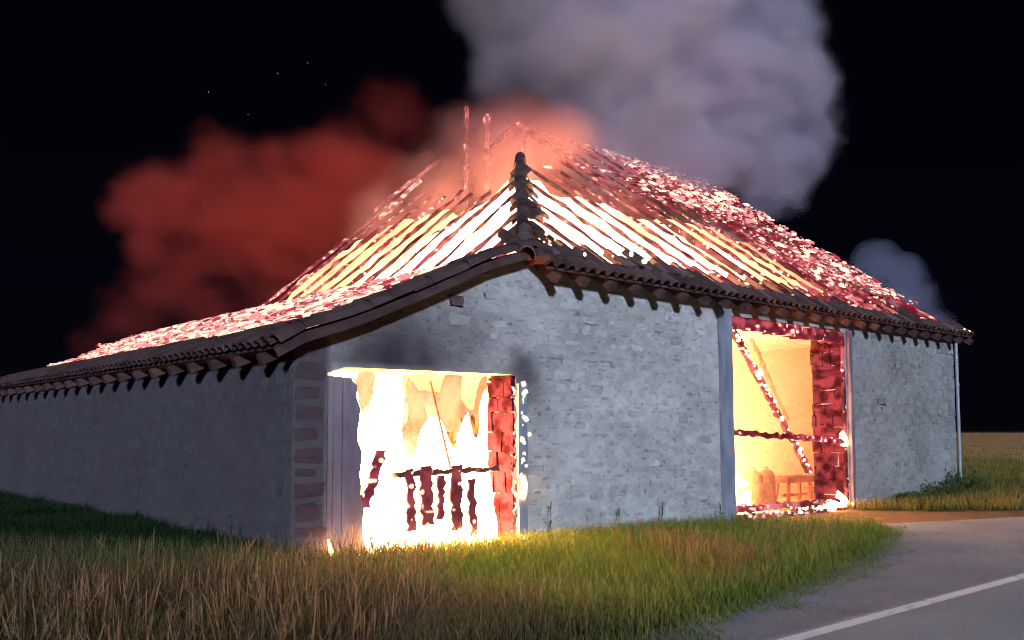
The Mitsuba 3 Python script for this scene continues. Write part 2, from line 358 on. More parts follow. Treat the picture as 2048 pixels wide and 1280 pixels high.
# lean-to rafters and the steeper hip rafters above them (running along s)
for j in range(24):
    y = 0.35 + 0.85 * j
    if y > DEPTH: break
    obj('rafter_tail', beam((-4.83, y, z_lean(-4.83) - .15), (-3.6, y, z_lean(-3.6) - .14), .13, .16, 2), 'm_darkwood', barn)
    if y > 0.3:
        rafter((-4.2, y, z_lean(-4.2) - .06), (0, y, z_lean(0) - .06), 'e_pink', w=.06, h=.06)
    if y > 11.2: continue
    stop = min(HIPK * y, 3.25 + .22 * (y - 5) + R.uniform(-.2, .2), 4.3)
    if stop > .4:
        rafter((0, y, ZE - .03), (stop, y + R.uniform(-.16, .16), z_left(stop) - .03 - R.uniform(0, .08)), 'e_faint' if y < 3.5 else 'e_crimson' if y < 7 else 'e_pink', w=R.uniform(.04, .075), h=.06, jit=.018)
rafter((3.95, 11.1, z_left(3.95)), (5.42, 9.8, 10.04), 'e_pink', .09, .1, name='broken_timber')
rafter((3.2, 9.6, z_left(3.2) + .05), (4.1, 8.9, 9.0), 'e_hot', .08, .1, name='broken_timber')
# the ridge truss that still stands
rafter((5.9, 8.2, z_right(8.2) - .9), (7.83, 9.0, ZR), 'e_crimson', .08, .1, name='truss_leg')
rafter((7.83, 9.0, ZR), (7.95, 0.9, z_right(.9)), 'e_crimson', .11, .15, name='truss_leg')
for s, y, zb, zt in ((6.68, 10.1, 8.0, 12.05), (7.15, 9.65, 8.0, 11.85), (8.05, 8.95, 8.4, 11.2)):
    obj('king_post', beam((s, y, zb), (s + .02, y, zt), .10, .10, 26, .022), 'm_char', barn, emit=ref('e_pink'), weight=.02)
rafter((10.7, 9.0, ZR - .05), (17.5, 9.0, ZR - .08), 'e_pink', .12, .14, name='ridge_timber', jit=.03)

# battens: short charred lengths across the rafters
def dens_right(s, y):
    a = np.clip((s - 7.2) / 4.5, 0, 1)
    return .02 + .30 * a - .2 * (y < 5) * (s < 15) - .3 * (y > 6.5) * (s < 11.5) - .25 * ((s > 9) & (s < 12) & (y < 4))
nb = 0
extra = []
for yb in np.arange(.5, 9.0, .33):
    s = max(.5, HIPK * yb + .2)
    while s < S_END:
        L = R.uniform(.6, 2.6)
        if R.random() < dens_right(s + L / 2, yb):
            e = min(s + L, S_END + R.uniform(-.1, .1))
            m = beam((s, yb + R.uniform(-.05, .05), z_right(yb) + .02), (e, yb + R.uniform(-.05, .05), z_right(yb) + .02), .06, .035, max(3, int(L / .16)), .020)
            if nb < 150: obj('batten', m, 'm_char', barn, emit=ref('e_crimson' if R.random() < .4 else 'e_pink'), weight=.02); nb += 1
            else: extra.append(m)
        s += L + .05
nl = 0
for sb in np.arange(-4.05, 0.2, .30):
    y = .35
    while y < 17.6:
        L = R.uniform(.6, 2.6)
        if R.random() < .62:
            zz = z_lean(sb) + .03
            m = beam((sb, y, zz), (sb + R.uniform(-.04, .04), y + L, zz + R.uniform(-.02, .03)), .065, .05, max(3, int(L / .16)), .026)
            if nl < 90: obj('batten', m, 'm_char', barn, emit=ref('e_hot' if R.random() < .85 else 'e_pink'), weight=.02); nl += 1
            else: extra.append(m)
        y += L + .05
if extra: obj('loose_batten', cat(extra), 'm_char', barn, emit=ref('e_pink'), weight=.3, kind='stuff')

# embers: lumps of red-hot wood and broken tile lying on the roof
def lumps(pts, r0, r1, flat=.6, axis=None):
    out = []
    for p in pts:
        r = r0 + (r1 - r0) * R.random() ** 2
        v = ICO1.vertices * r * R.uniform(.7, 1.4, 3) * [1, 1, flat] * (1 + R.uniform(-.12, .12, (42, 1)))
        if axis is not None:
            ax = np.array(axis[1] if p[0] > .3 else axis[0], float); ax /= np.linalg.norm(ax)
            v = v + np.outer(v @ ax, ax) * R.uniform(0, 2.2)
        out.append((v + p, ICO1.faces))
    return cat(out)
def right_pts(n, dens):
    out = []
    while len(out) < n:
        s, y = R.uniform(.5, S_END), R.uniform(1.2, RY)
        s = .42 + .435 * round((s - .42) / .435) + R.normal(0, .06)
        if s > HIPK * y and R.random() < dens(s, y): out.append((s, y, z_right(y) + .03))
    return out
pr_ = right_pts(900, lambda s, y: max(0, dens_right(s, y)) ** 1.3)
pl_ = [(s, y, z_lean(s) + .06) for s, y in zip(R.uniform(-4.2, .2, 2000), .5 + 16.5 * R.random(2000) ** 1.2)]
allp = pr_ + pl_; R.shuffle(allp)
for a, b, col in ((0, .15, (.55, .03, .07)), (.15, .55, (.95, .36, .34)), (.55, 1, (1.5, 1.05, .8))):
    obj('ember', lumps(allp[int(a * len(allp)):int(b * len(allp))], .02, .075, axis=((1, 0, .45), (0, 1, TR))), 'm_char', barn, emit=col, weight=.2, kind='stuff')

# tiles: half-round courses left along the eaves, verge and hip
def tile(p, d, L, r, flat=.55, n=5, th=.02, tapered=.85):
    """A half-round clay tile whose lower end is at p and which runs L along d."""
    p, d = np.asarray(p, float), np.asarray(d, float); d = d / np.linalg.norm(d)
    a = np.cross([0, 0, 1], d); a /= np.linalg.norm(a); b = np.cross(d, a)
    an = np.linspace(0, np.pi, n)
    def ring(c, rr): return c + rr * (np.cos(an)[:, None] * a + flat * 2 * np.sin(an)[:, None] * b * .9)
    v = np.vstack([ring(p, r), ring(p, r - th), ring(p + d * L, r * tapered), ring(p + d * L, r * tapered - th)])
    f = []
    for k in range(n - 1):
        f += [[k, 2*n+k+1, k+1], [k, 2*n+k, 2*n+k+1], [n+k, n+k+1, 3*n+k+1], [n+k, 3*n+k+1, 3*n+k], [k, k+1, n+k+1], [k, n+k+1, n+k]]
    return v, np.array(f)[:, ::-1]
dR = np.array([0, 1, TR]); dRn = dR / np.linalg.norm(dR)
rag = lambda s: -.25 + 1.5 * (meshkit.fbm(np.array([s * .9, 3.3, 0.5]), 3) - .5) + .35 * max(0, 1 - abs(s - 3.5) / 3.5)
nt, tiles_rest = 0, []
s = .10
while s < S_END:
    top = rag(s); c = 0
    while True:
        y0 = -.55 + c * .36
        if y0 > top or (y0 > 0 and y0 + .3 > s / HIPK): break
        jz = R.uniform(-.012, .012); js = R.uniform(-.02, .02)
        m = tile((s + js, y0, z_right(y0) + .05 + jz), dRn + [R.uniform(-.03, .03), 0, R.uniform(.0, .05)], .46, .128)
        if nt < 285: obj('roof_tile', m, 'm_tile' if R.random() < .75 else 'm_tile_pale', barn, smooth=40); nt += 1
        else: tiles_rest.append(m)
        c += 1
    s += .26
# underlay boards under the remaining tiles (they keep the light in)
def sheet(pts_top, th=.03):
    pts_top = np.array(pts_top, float); n = len(pts_top)
    v = np.vstack([pts_top, pts_top - [0, 0, th]])
    return v, n
strip = []
ss = np.linspace(0.05, S_END, 60)
for a, b in zip(ss[:-1], ss[1:]):
    ya, yb = min(rag(a) + .2, a / HIPK), min(rag(b) + .2, b / HIPK)
    lo = -.5
    v = np.array([[a, lo, z_right(lo)], [b, lo, z_right(lo)], [b, max(yb, .1), z_right(max(yb, .1))], [a, max(ya, .1), z_right(max(ya, .1))]])
    strip.append((np.vstack([v + [0, 0, .015], v - [0, 0, .02]]), BOXF[:, ::-1]))
obj('eave_boarding', cat(strip), 'm_darkwood', barn)
# low roof: eave courses along the side, verge courses along the front rake
for y in np.arange(.0, DEPTH, .245):
    top = -4.15 + .8 * (meshkit.fbm(np.array([y * .7, 8.1, 2.2]), 3) - .5)
    sx = -4.9
    while sx < top:
        dz = (z_lean(sx + .4) - z_lean(sx))
        tiles_rest.append(tile((sx, y + R.uniform(-.02, .02), z_lean(sx) + .05 + R.uniform(-.01, .01)), (.4, 0, dz), .46, .118))
        sx += .37
for y in (-.20, .10):
    sx = -4.85
    while sx < -.1 - (y > .0) * R.uniform(0, .6):
        dz = (z_lean(sx + .4) - z_lean(sx))
        tiles_rest.append(tile((sx, y + R.uniform(-.02, .02), z_lean(sx) + .05 + R.uniform(-.01, .02)), (.4, 0, dz), .46, .155))
        sx += .37
obj('eave_tiles_remaining', cat(tiles_rest), 'm_tile', barn, kind='stuff', smooth=40)
st = []
for a, b in zip(np.linspace(-4.82, -4.1, 3)[:-1], np.linspace(-4.82, -4.1, 3)[1:]):
    v = np.array([[a, -.3, z_lean(a)], [b, -.3, z_lean(b)], [b, DEPTH, z_lean(b)], [a, DEPTH, z_lean(a)]]); st.append((np.vstack([v + [0, 0, .012], v - [0, 0, .025]]), BOXF[:, ::-1]))
for a, b in zip(np.linspace(-4.1, 0, 11)[:-1], np.linspace(-4.1, 0, 11)[1:]):
    v = np.array([[a, -.3, z_lean(a)], [b, -.3, z_lean(b)], [b, .28, z_lean(b)], [a, .28, z_lean(a)]]); st.append((np.vstack([v + [0, 0, .012], v - [0, 0, .025]]), BOXF[:, ::-1]))
obj('low_roof_boarding', cat(st), 'm_darkwood', barn)
vb = []
xs = np.linspace(-4.9, 0.0, 14)
for a, b in zip(xs[:-1], xs[1:]):
    vb.append(beam((a, -.30, z_lean(a) - .07), (b, -.30, z_lean(b) - .07), .035, .13, 1))
obj('verge_board', cat(vb), 'm_darkwood', barn)
obj('corner_bracket', beam((-.2, -.25, 4.98), (.75, -.3, 4.90), .14, .16, 4, .01), 'm_rust', barn)
obj('corner_bracket', beam((.05, .2, 4.95), (.02, -.55, 4.86), .13, .13, 4, .01), 'm_rust', barn)
hd = np.array([HIPK, 1, TR]); 
y = -.42
while y < 4.95:
    p = np.array([HIPK * y, y, z_right(y) + .10])
    obj('hip_tile', tile(p + R.uniform(-.015, .015, 3), hd + R.uniform(-.03, .03, 3), .50, .155, .62, 7), 'm_tile_pale' if y < .3 or R.random() < .3 else 'm_tile', barn, smooth=40)
    y += .265
rafter((.1, .1, z_right(.1) - .05), (HIPK * 5.4, 5.4, z_right(5.4) - .05), 'e_faint', .14, .16, name='hip_timber')
# a few broken tiles hanging on beside the hip
for k in range(24):
    y = R.uniform(.3, 4.2); off = R.uniform(.05, .75) * (1 - y / 7)
    if k % 2: p = (HIPK * y + off, y, z_right(y) + .05); d = dR
    else: p = (HIPK * y - off * .7, y, z_left(HIPK * y - off * .7) + .05); d = np.array([1, 0, TL])
    if p[0] > 0: obj('broken_tile', tile(p, np.asarray(d, float) + R.uniform(-.1, .1, 3), R.uniform(.25, .42), .15), 'm_tile', barn, smooth=40)

obj('downpipe', cat([tube((17.5, -.08, .2), (17.5, -.08, 4.95), .05, 10), tube((17.5, -.08, 3.3), (17.5, -.08, 3.36), .065, 10), tube((17.5, -.08, 1.5), (17.5, -.08, 1.56), .065, 10)]), 'm_metal', barn, smooth=40)

# ================================================================ FIRE
def fire_bed(s0, s1, y0, y1, top, zb, n=46, tall=1.6, seed=0):
    """A closed body of flame over a plan rectangle: a floor and a torn, tongued top."""
    gx, gy = np.linspace(s0, s1, n), np.linspace(y0, y1, n)
    X, Y = np.meshgrid(gx, gy, indexing='ij')
    q = np.stack([X * .9 + seed, Y * .9, 0 * X], -1)
    big = meshkit.fbm(q, 3, seed); fine = meshkit.noise(q * 3.1, seed + 5)
    edge = np.minimum.reduce([(X - s0), (s1 - X), (Y - y0), (y1 - Y)])
    Z = top(X, Y) - tall * (1 - big) - .35 * fine
    Z = zb + (np.maximum(Z, zb + .05) - zb) * np.clip(edge / .5, 0, 1) ** .5
    v = np.vstack([np.stack([X, Y, Z], -1).reshape(-1, 3), np.stack([X, Y, np.full_like(X, zb - .01)], -1).reshape(-1, 3)])
    i = np.arange(n * n).reshape(n, n)
    a, b, c, d = i[:-1, :-1].ravel(), i[1:, :-1].ravel(), i[1:, 1:].ravel(), i[:-1, 1:].ravel()
    f = np.vstack([np.c_[a, b, c], np.c_[a, c, d]])
    U, V = np.meshgrid(np.linspace(0, 1, n), np.linspace(0, 1, n), indexing='ij')
    uv = np.vstack([np.c_[U.ravel() * .5, V.ravel()], np.c_[.5 + U.ravel() * .5, V.ravel()]])
    return Mesh(v, np.vstack([f, f[:, ::-1] + n * n]), uv)
loft = thing('loft_fire', 'white and yellow fire filling the loft under the burnt rafters', 'fire')
obj('flame', fire_bed(.5, 6.0, .9, 6.5, lambda x, y: np.minimum(z_right(np.minimum(y, 9)), z_left(np.maximum(x, 0))) - .22, 4.7, tall=.45), 'm_black', loft, emit=ref('e_loft'), weight=14, smooth=True)
obj('flame', fire_bed(5.6, 16.4, .9, 6.2, lambda x, y: z_right(y) - .3, 4.7, tall=.6, seed=3), 'm_black', loft, emit=ref('e_loft'), weight=10, smooth=True)
obj('flame', fire_bed(.3, 4.6, 6.0, 12.6, lambda x, y: np.minimum(z_left(x), ZE + TR * (18 - y)) - .25, 4.7, tall=.7, seed=6), 'm_black', loft, emit=ref('e_loft'), weight=10, smooth=True)
def tongue(c, h, r, seed=0, lean=(0, 0), n=18, m=14, sq=1.0):
    m, n = m * 2, n + 10
    t = np.linspace(0, 1, m); an = np.linspace(0, 2 * np.pi, n + 1)
    prof = r * (np.minimum(1, (t + .02) * 6) ** .5) * (1 - t) ** .5 * (1 + .2 * np.sin(t * 6 + seed))
    A, Tt = np.meshgrid(an, t)
    q = np.stack([np.cos(A) * 1.3 + seed * 3.7, np.sin(A) * 1.3, Tt * h * 1.6], -1)
    nn = meshkit.fbm(q, 3, seed)
    rr = prof[:, None] * (.55 + .9 * nn)
    sway = .35 * r * np.sin(t * 5 + seed * 1.7)
    X = c[0] + rr * np.cos(A) + (lean[0] * t ** 1.4 + sway)[:, None]
    Y = c[1] + rr * np.sin(A) * sq + (lean[1] * t)[:, None]
    Z = c[2] + h * Tt * (.9 + .2 * nn)
    v = np.stack([X, Y, Z], -1).reshape(-1, 3); f = []; w = n + 1
    for i in range(m - 1):
        for k in range(n):
            f += [[i*w+k, i*w+k+1, i*w+w+k+1], [i*w+k, i*w+w+k+1, i*w+w+k]]
    return Mesh(v, np.array(f), np.c_[(A / (2 * np.pi)).ravel(), Tt.ravel()])
obj('flame', fire_bed(-4.0, .3, .35, 14.5, lambda x, y: z_lean(x) - .10 + 0 * y, 3.12, tall=.4, seed=13), 'm_black', loft, emit=ref('e_lean'), weight=8, smooth=True)
df = thing('doorway_fire', 'blinding white fire raging inside the wide left doorway', 'fire')
obj('flame', fire_bed(-3.3, .9, .45, 2.4, lambda x, y: 1.85 - .25 * y + 0 * x, -.05, tall=.8, seed=9), 'm_black', df, emit=ref('e_door'), weight=10, smooth=True)
obj('flame', fire_bed(-3.25, -.35, -.32, .55, lambda x, y: .30 + .30 * np.clip(y + .1, 0, 1) + .10 * np.sin(x * 5), -.08, tall=.22, seed=23), 'm_black', df, emit=ref('e_door'), weight=6, smooth=True)
for c, h, r, l in (((-2.95, .8, 0), 3.5, .5, (-.1, 0)), ((-2.2, 1.0, .3), 3.2, .42, (.1, 0)), ((-1.2, 1.0, .2), 1.9, .55, (.2, 0)), ((-.4, .9, .2), 2.0, .36, (-.1, 0)), ((.75, 1.4, .0), 3.1, .6, (-.3, 0)), ((-1.9, .6, 0), 1.5, .5, (0, 0)), ((.4, 1.6, 1.0), 1.7, .25, (.1, 0)), ((-3.0, .5, -.1), 1.2, .3, (.1, 0))):
    obj('flame', tongue(c, h, r, int(R.integers(99)), l), 'm_black', df, emit=ref('e_door'), weight=3, smooth=True)
scene['e_back'] = flame_e((-2.5, 3.6, 0.4), 4.2, (1.7, 1.1, .55), (1.0, .46, .26), (.72, .25, .14), var=1.6, f=1.7)
obj('flame', fire_bed(-3.6, 5.2, 3.7, 4.7, lambda x, y: 3.3 + 0 * x, -.05, tall=.9, seed=19), 'm_black', df, emit=ref('e_back'), weight=4, smooth=True)
scene['e_tongue'] = flame_e((-2.0, 2.0, 0.6), 3.0, (2.2, 1.4, .8), (1.35, .62, .30), (.92, .32, .15), var=1.0, f=2.5)
for c, h, r, l in (((-1.6, 2.7, .3), 2.9, .5, (.2, 0)), ((-.3, 2.9, .4), 2.5, .45, (-.2, 0)), ((.6, 2.8, .3), 3.0, .5, (.1, 0)), ((1.6, 2.8, .3), 2.8, .5, (-.2, 0)), ((-2.4, 2.4, .6), 2.6, .4, (-.1, 0)), ((2.3, 2.9, .4), 3.0, .5, (0, 0))):
    obj('flame', tongue(c, h, r, int(R.integers(99)), l), 'm_black', df, emit=ref('e_tongue'), weight=1, smooth=True)
hf = thing('hall_fire', 'yellow fire low inside the tall right doorway, behind its left post', 'fire')
for c, h, r, l in (((7.0, 1.6, -.1), 2.2, .95, (.3, 0)), ((8.1, 2.4, 0), 1.7, .75, (.2, 0)), ((7.0, 3.4, 0), 3.4, .9, (0, 0)), ((6.7, 1.2, .3), 1.4, .5, (.4, 0))):
    obj('flame', tongue(c, h, r, int(R.integers(99)), l, n=24, m=20), 'm_black', hf, emit=ref('e_hall'), weight=8, smooth=True)
for c, h, r, lab in (((-3.95, -.16, -.05), .42, .07, 'thin flame at the foot of the left jamb of the wide doorway'), ((-3.2, -.12, -.05), .5, .10, 'flame on the sill beside the half burnt door leaf'), ((-.13, -.12, .75), .4, .045, 'thin flame climbing the right jamb of the wide doorway'), ((7.55, .9, .62), .30, .22, 'small white flame on the debris, upper of two inside the tall doorway'), ((7.7, .8, .0), .55, .24, 'small white flame on the floor, lower of two inside the tall doorway'),
                     ((6.35, .3, .05), .35, .16, 'small flame at the foot of the left post of the tall doorway'), ((10.75, .1, .0), .42, .20, 'small flame at the right end of the burning threshold'), ((10.1, .0, -.02), .26, .30, 'low flame licking the burning threshold beside the right jamb'), ((10.95, .05, 1.55), .38, .12, 'small flame where the burning rail meets the right jamb')):
    obj('small_flame', tongue(c, h, r, int(R.integers(99))), 'm_black', None, lab, 'flame', emit=E_SMALL, weight=.5, smooth=True)

# things in the doorways
obj('burning_rail', beam((6.12, .05, 1.90), (11.05, .05, 1.68), .08, .11, 34, .022), 'm_char', None, 'thin glowing rail across the middle of the tall doorway', 'rail', emit=ref('e_crimson'), weight=.03)
obj('burning_threshold', cat([beam((6.15, .1, .22), (11.0, .1, .16), .14, .13, 34, .025), beam((6.3, .02, .02), (10.9, .02, -.02), .2, .12, 34, .03)]), 'm_char', None, 'charred threshold timber glowing along the foot of the tall doorway', 'timber', emit=ref('e_pink'), weight=.05)
obj('fallen_beam', beam((7.45, .9, 4.35), (10.75, .9, .85), .11, .15, 34, .022), 'm_char', None, 'burning beam fallen aslant inside the tall doorway', 'beam', emit=ref('e_crimson'), weight=.05)
obj('hanging_strut', beam((9.3, 1.6, 4.3), (10.9, 1.6, 2.2), .06, .07, 16, .014), 'm_rust', None, 'thin strut hanging behind the slanting beam in the tall doorway', 'strut')
for i, (s, lab) in enumerate(((8.75, 'left of two round topped drums inside the tall doorway'), (9.3, 'right of two round topped drums inside the tall doorway'))):
    k = thing('metal_drum', lab, 'drum', None)
    obj('body', lathe([(0, 0), (.21, 0), (.22, .03), (.22, .3), (.228, .31), (.228, .33), (.22, .34), (.22, .62), (.228, .63), (.228, .65), (.22, .66), (.21, .82), (.15, .92), (.06, .97), (0, .975)], 20, (s, 1.25, 0)), 'm_rust', k, smooth=35)
    obj('cap', lathe([(0, 0), (.045, 0), (.045, .07), (.0, .075)], 12, (s, 1.25, .965)), 'm_rust', k, smooth=35)
k = thing('work_trestle', 'low wooden trestle with a thick top beside the right jamb of the tall doorway', 'trestle')
obj('top', bx(9.75, 11.05, .95, 1.35, .62, .78, .012), 'm_rust', k)
for a, b in ((9.9, 9.78), (10.9, 11.0)):
    for yy in (1.0, 1.3): obj('leg', beam((a, yy, .62), (b, yy + (.06 if yy > 1.1 else -.06), 0), .07, .07, 2), 'm_rust', k)
obj('brace', beam((9.85, 1.15, .3), (10.95, 1.15, .3), .05, .06, 2), 'm_rust', k)
gate = thing('burnt_gate', 'remains of a board gate standing in the flames of the left doorway', 'gate')
obj('rail', beam((-2.62, .16, 1.24), (-.5, .16, 1.28), .05, .07, 24, .014), 'm_darkwood', gate)
def plank(s0, s1, z0, z1, y, lean=0.0):
    n = 14; a = np.linspace(z0, z1, n)
    L = [(s0 + lean * (z1 - q) + R.uniform(-.034, .034), q) for q in a]; Q = [(s1 + lean * (z1 - q) + R.uniform(-.034, .034), q) for q in a[::-1]]
    v, f = extrude_sz(Polygon(L + Q).buffer(0), y, y + .03)
    return Mesh(v, f, np.c_[(v[:, 0] - v[:, 0].min()) / np.ptp(v[:, 0]), (v[:, 2] - v[:, 2].min()) / np.ptp(v[:, 2])])
for s0, s1, z0, z1, ln in ((-2.42, -2.27, .35, 1.32, .04), (-2.16, -1.94, .42, 1.36, .06), (-1.78, -1.66, .5, 1.2, -.03), (-1.52, -1.32, .3, 1.36, .02), (-1.18, -1.05, .1, 1.12, .10)):
    obj('plank', plank(s0, s1, z0, z1, .12, ln), 'm_char', gate, emit=ref('e_plank'), weight=.02)
obj('leaning_plank', cat([plank(-2.90, -2.74, .75, 1.62, .2, -.35), plank(-3.24, -3.04, .0, .95, .2, -.42)]), 'm_char', None, 'charred plank leaning against the left door leaf in the flames', 'plank', emit=ref('e_plank'), weight=.02)
obj('iron_rod', tube((-1.75, .42, 2.75), (-1.32, .42, 1.3), .018, 8), 'm_rust', None, 'thin iron rod hanging in the flames of the left doorway', 'rod', smooth=40)
def mound(c, rx, ry, h, seed):
    ico = trimesh.creation.icosphere(5); v = np.array(ico.vertices); q0 = v.copy(); v = v * [rx, ry, h] * (.75 + .6 * meshkit.fbm(v * 2.2 + seed, 4, seed))[:, None]
    v *= (1 + .30 * (meshkit.fbm(q0 * 6, 4, seed) - .5) + .16 * (meshkit.noise(q0 * 24, seed) - .5))[:, None]
    return v + c, ico.faces
obj('hay_pile', mound((1.3, 2.9, .3), 1.9, .8, 1.75, 4), 'm_hay', None, 'golden pile of hay lit by the fire at the back of the left doorway', 'hay', smooth=True)

# sparks in the air and embers that have dropped
sp = []
for k in range(14):
    sp.append((R.uniform(-1, 9), R.uniform(5, 13), R.uniform(9, 13)))
obj('sparks', lumps(sp, .010, .02, 1.0), 'm_black', None, 'tiny bright sparks drifting in the smoke over the roof', 'sparks', kind='stuff', emit=(.8, .28, .2), weight=.05)
dp = [(s, -.05 - .4 * R.random() ** 2, .06 + .1 * R.random()) for s in np.r_[R.uniform(-3.7, 0, 22), R.uniform(6.2, 11.2, 26)]]
dp += [(5.55, -.16, 4.88), (17.45, -.5, 4.9), (17.0, -.55, 4.93), (1.9, -.35, 5.2), (2.6, -.2, 5.35), (2.75, -.4, 5.2), (1.2, -.3, 5.15), (.9, .4, 5.6), (1.7, .5, 5.62)]
for t in R.uniform(0, 1, 44): dp.append((7.45 + 3.3 * t + R.choice([-.06, .06]), .82, 4.35 - 3.5 * t + R.normal(0, .03)))
dp += [(-.1 + R.normal(0, .04), -.05, zz) for zz in R.uniform(1.0, 2.75, 26)]
obj('dropped_embers', lumps(dp, .025, .06, .9), 'm_black', None, 'bright embers dropped on the sills and at the foot of the doorways', 'embers', kind='stuff', emit=E_SPARK, weight=.1)

# ================================================================ SMOKE
def plume(name, blobs, dens, albedo, label, seed, step=.22, soft=.34, amp=.75, f=.55, minus=None, g=0.0):
    """Billowing smoke: one closed hull round its puffs, filled with a medium whose density follows the puffs, torn by noise."""
    b = np.array([x[:4] for x in blobs], float); wgt = np.array([x[4] if len(x) > 4 else 1.0 for x in blobs])
    grow = 1.16
    lo, hi = (b[:, :3] - b[:, 3:] * grow - .2).min(0), (b[:, :3] + b[:, 3:] * grow + .2).max(0)
    n = np.maximum(8, np.ceil((hi - lo) / step).astype(int))
    ax = [lo[i] + (np.arange(n[i]) + .5) / n[i] * (hi[i] - lo[i]) for i in range(3)]
    Z, Y, X = np.meshgrid(ax[2], ax[1], ax[0], indexing='ij')
    P = np.stack([X, Y, Z], -1)
    tear = (meshkit.fbm(P * f + seed, 5, seed) - .5) * amp
    curl = (np.abs(meshkit.fbm(P * f * 2.1 + seed * 3, 4, seed + 9) - .5)) * amp * .9
    F = np.full(X.shape, -9.0); Wd = np.zeros(X.shape)
    for (x, y, z, r), w in zip(b, wgt):
        d = (1 - np.sqrt((X - x) ** 2 + (Y - y) ** 2 + (Z - z) ** 2) / r) * min(r, 2.2) / 1.6
        t = np.clip((d + tear - curl + .12) / soft, 0, 1)
        Wd = np.maximum(Wd, w * t * t * (3 - 2 * t))
    D = (Wd * dens * np.clip(-.35 + 2.7 * meshkit.fbm(P * [.55, .55, .45] + 40, 5, seed + 3), .06, 2)).astype(np.float32)
    hull = m3.Manifold.batch_boolean([m3.Manifold.sphere(r * grow, 26).translate([x, y, z]) for x, y, z, r in b], m3.OpType.Add)
    solid = m3.Manifold.batch_boolean([m3.Manifold.sphere(r * grow + .06, 26).translate([x, y, z]) for x, y, z, r in b], m3.OpType.Add)
    if minus is not None: hull = hull - minus
    m = T(ML.tolist()) @ T().translate(lo.tolist()).scale((hi - lo).tolist())
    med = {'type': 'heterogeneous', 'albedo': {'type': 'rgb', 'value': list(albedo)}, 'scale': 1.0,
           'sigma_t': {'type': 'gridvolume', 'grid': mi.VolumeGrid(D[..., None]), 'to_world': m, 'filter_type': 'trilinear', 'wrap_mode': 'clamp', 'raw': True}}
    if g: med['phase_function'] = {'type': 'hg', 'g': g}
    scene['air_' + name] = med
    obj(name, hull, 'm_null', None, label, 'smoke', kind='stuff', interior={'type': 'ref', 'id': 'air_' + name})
    return solid
scene['m_null'] = {'type': 'null'}
MAIN = [(11.9, 8.9, 11.6, 1.6, .8), (11.3, 9.0, 14.3, 2.88, .38), (13.4, 8.6, 13.0, 2.98, .75), (14.2, 8.2, 16.2, 3.38), (15.8, 8.0, 12.1, 2.35),
        (16.7, 7.5, 14.4, 3.30), (17.3, 6.8, 16.8, 2.57), (18.7, 6.5, 14.2, 2.32), (18.5, 6.8, 12.0, 2.23), (18.8, 6.2, 16.3, 1.39), (19.4, 6.0, 13.1, 1.49), (18.9, 6.7, 10.8, 1.21), (11.7, 9.0, 17.8, 3.79, .45), (15.7, 7.3, 19.1, 3.79),
        (9.5, 10.4, 16.2, 2.54, .2), (8.8, 10.6, 13.8, 1.50, .3)]
LEFT = [(5.1, 16.1, 11.2, 1.66), (4.2, 17.6, 11.1, 1.51), (2.8, 19.4, 11.3, 1.71), (1.4, 22.1, 10.5, 1.86), (1.8, 21.3, 8.6, 2.11), (3.3, 19.2, 9.2, 2.26), (4.6, 16.7, 9.3, 2.19),  (2.0, 20.5, 7.1, 1.35),
        (3.5, 19.2, 7.8, 1.08), (0.9, 22.9, 6.1, 1.39, .7), (0.2, 25.0, 5.2, 0.96, .5), (2.4, 20.2, 9.9, 2.0), (3.9, 17.9, 9.8, 2.1), (5.2, 15.2, 9.6, 1.6, .8), (1.5, 21.6, 7.4, 1.4), (4.0, 17.0, 8.2, 1.6), (2.6, 19.6, 6.3, 1.5, .6), (3.9, 17.4, 6.6, 1.6, .5), (1.2, 22.5, 5.2, 1.2, .45), (5.2, 13.2, 10.4, 1.7, .6), (5.4, 12.4, 11.9, 1.5, .3), (4.4, 14.2, 8.8, 1.6, .7), (5.2, 14.6, 11.6, 1.5, .4)]
HIP = [(6.4, 7.8, 9.6, 1.5, .9), (5.2, 6.8, 8.9, 1.4), (4.0, 7.8, 8.3, 1.4), (6.2, 9.4, 10.6, 1.3, .6), (3.2, 9.2, 7.8, 1.3, .8), (4.8, 9.6, 9.0, 1.3, .6), (7.2, 6.6, 10.0, 1.2, .8), (8.2, 7.2, 10.6, 1.0, .7), (8.2, 9.2, 10.9, 1.7, .7), (9.5, 9.0, 11.5, 1.7, .7), (10.6, 8.6, 11.4, 1.4, .8), (7.6, 7.9, 8.7, 1.5, .8), (9.4, 7.7, 9.0, 1.5, .8), (11.2, 7.6, 9.1, 1.4, .8), (12.8, 7.6, 9.2, 1.3, .7)]
PUFF = [(23.6, 5.4, 8.5, 0.95), (24.3, 4.8, 7.8, 1.08), (24.9, 4.4, 7.1, 0.89), (24.1, 5.1, 6.9, 1.18), (25.1, 4.2, 6.1, 0.98), (24.6, 4.3, 5.0, .8, .6), (25.0, 4.1, 3.9, .6, .5)]
mh = plume('grey_smoke', MAIN, .75, (.66, .63, .74), 'tall pale grey smoke cloud rising behind the right roof slope', 3, soft=.42, amp=1.25)
wh = plume('warm_smoke', HIP, .75, (.95, .46, .44), 'smoke with a salmon fire glow put into its colour, over the burnt out hip of the roof', 12, minus=mh, soft=.8, amp=1.0)  # salmon albedo carries the fire glow, baked into the smoke colour
plume('red_smoke', LEFT, .48, (.80, .135, .10), 'smoke with red firelight put into its colour, rolling off behind the left roof slope', 5, minus=mh + wh, soft=.9, amp=1.15, f=.6)  # red of the firelight is baked into this albedo
plume('low_smoke', PUFF, .45, (.66, .68, .90), 'small bluish smoke puff beyond the right end of the barn', 8, amp=.45)
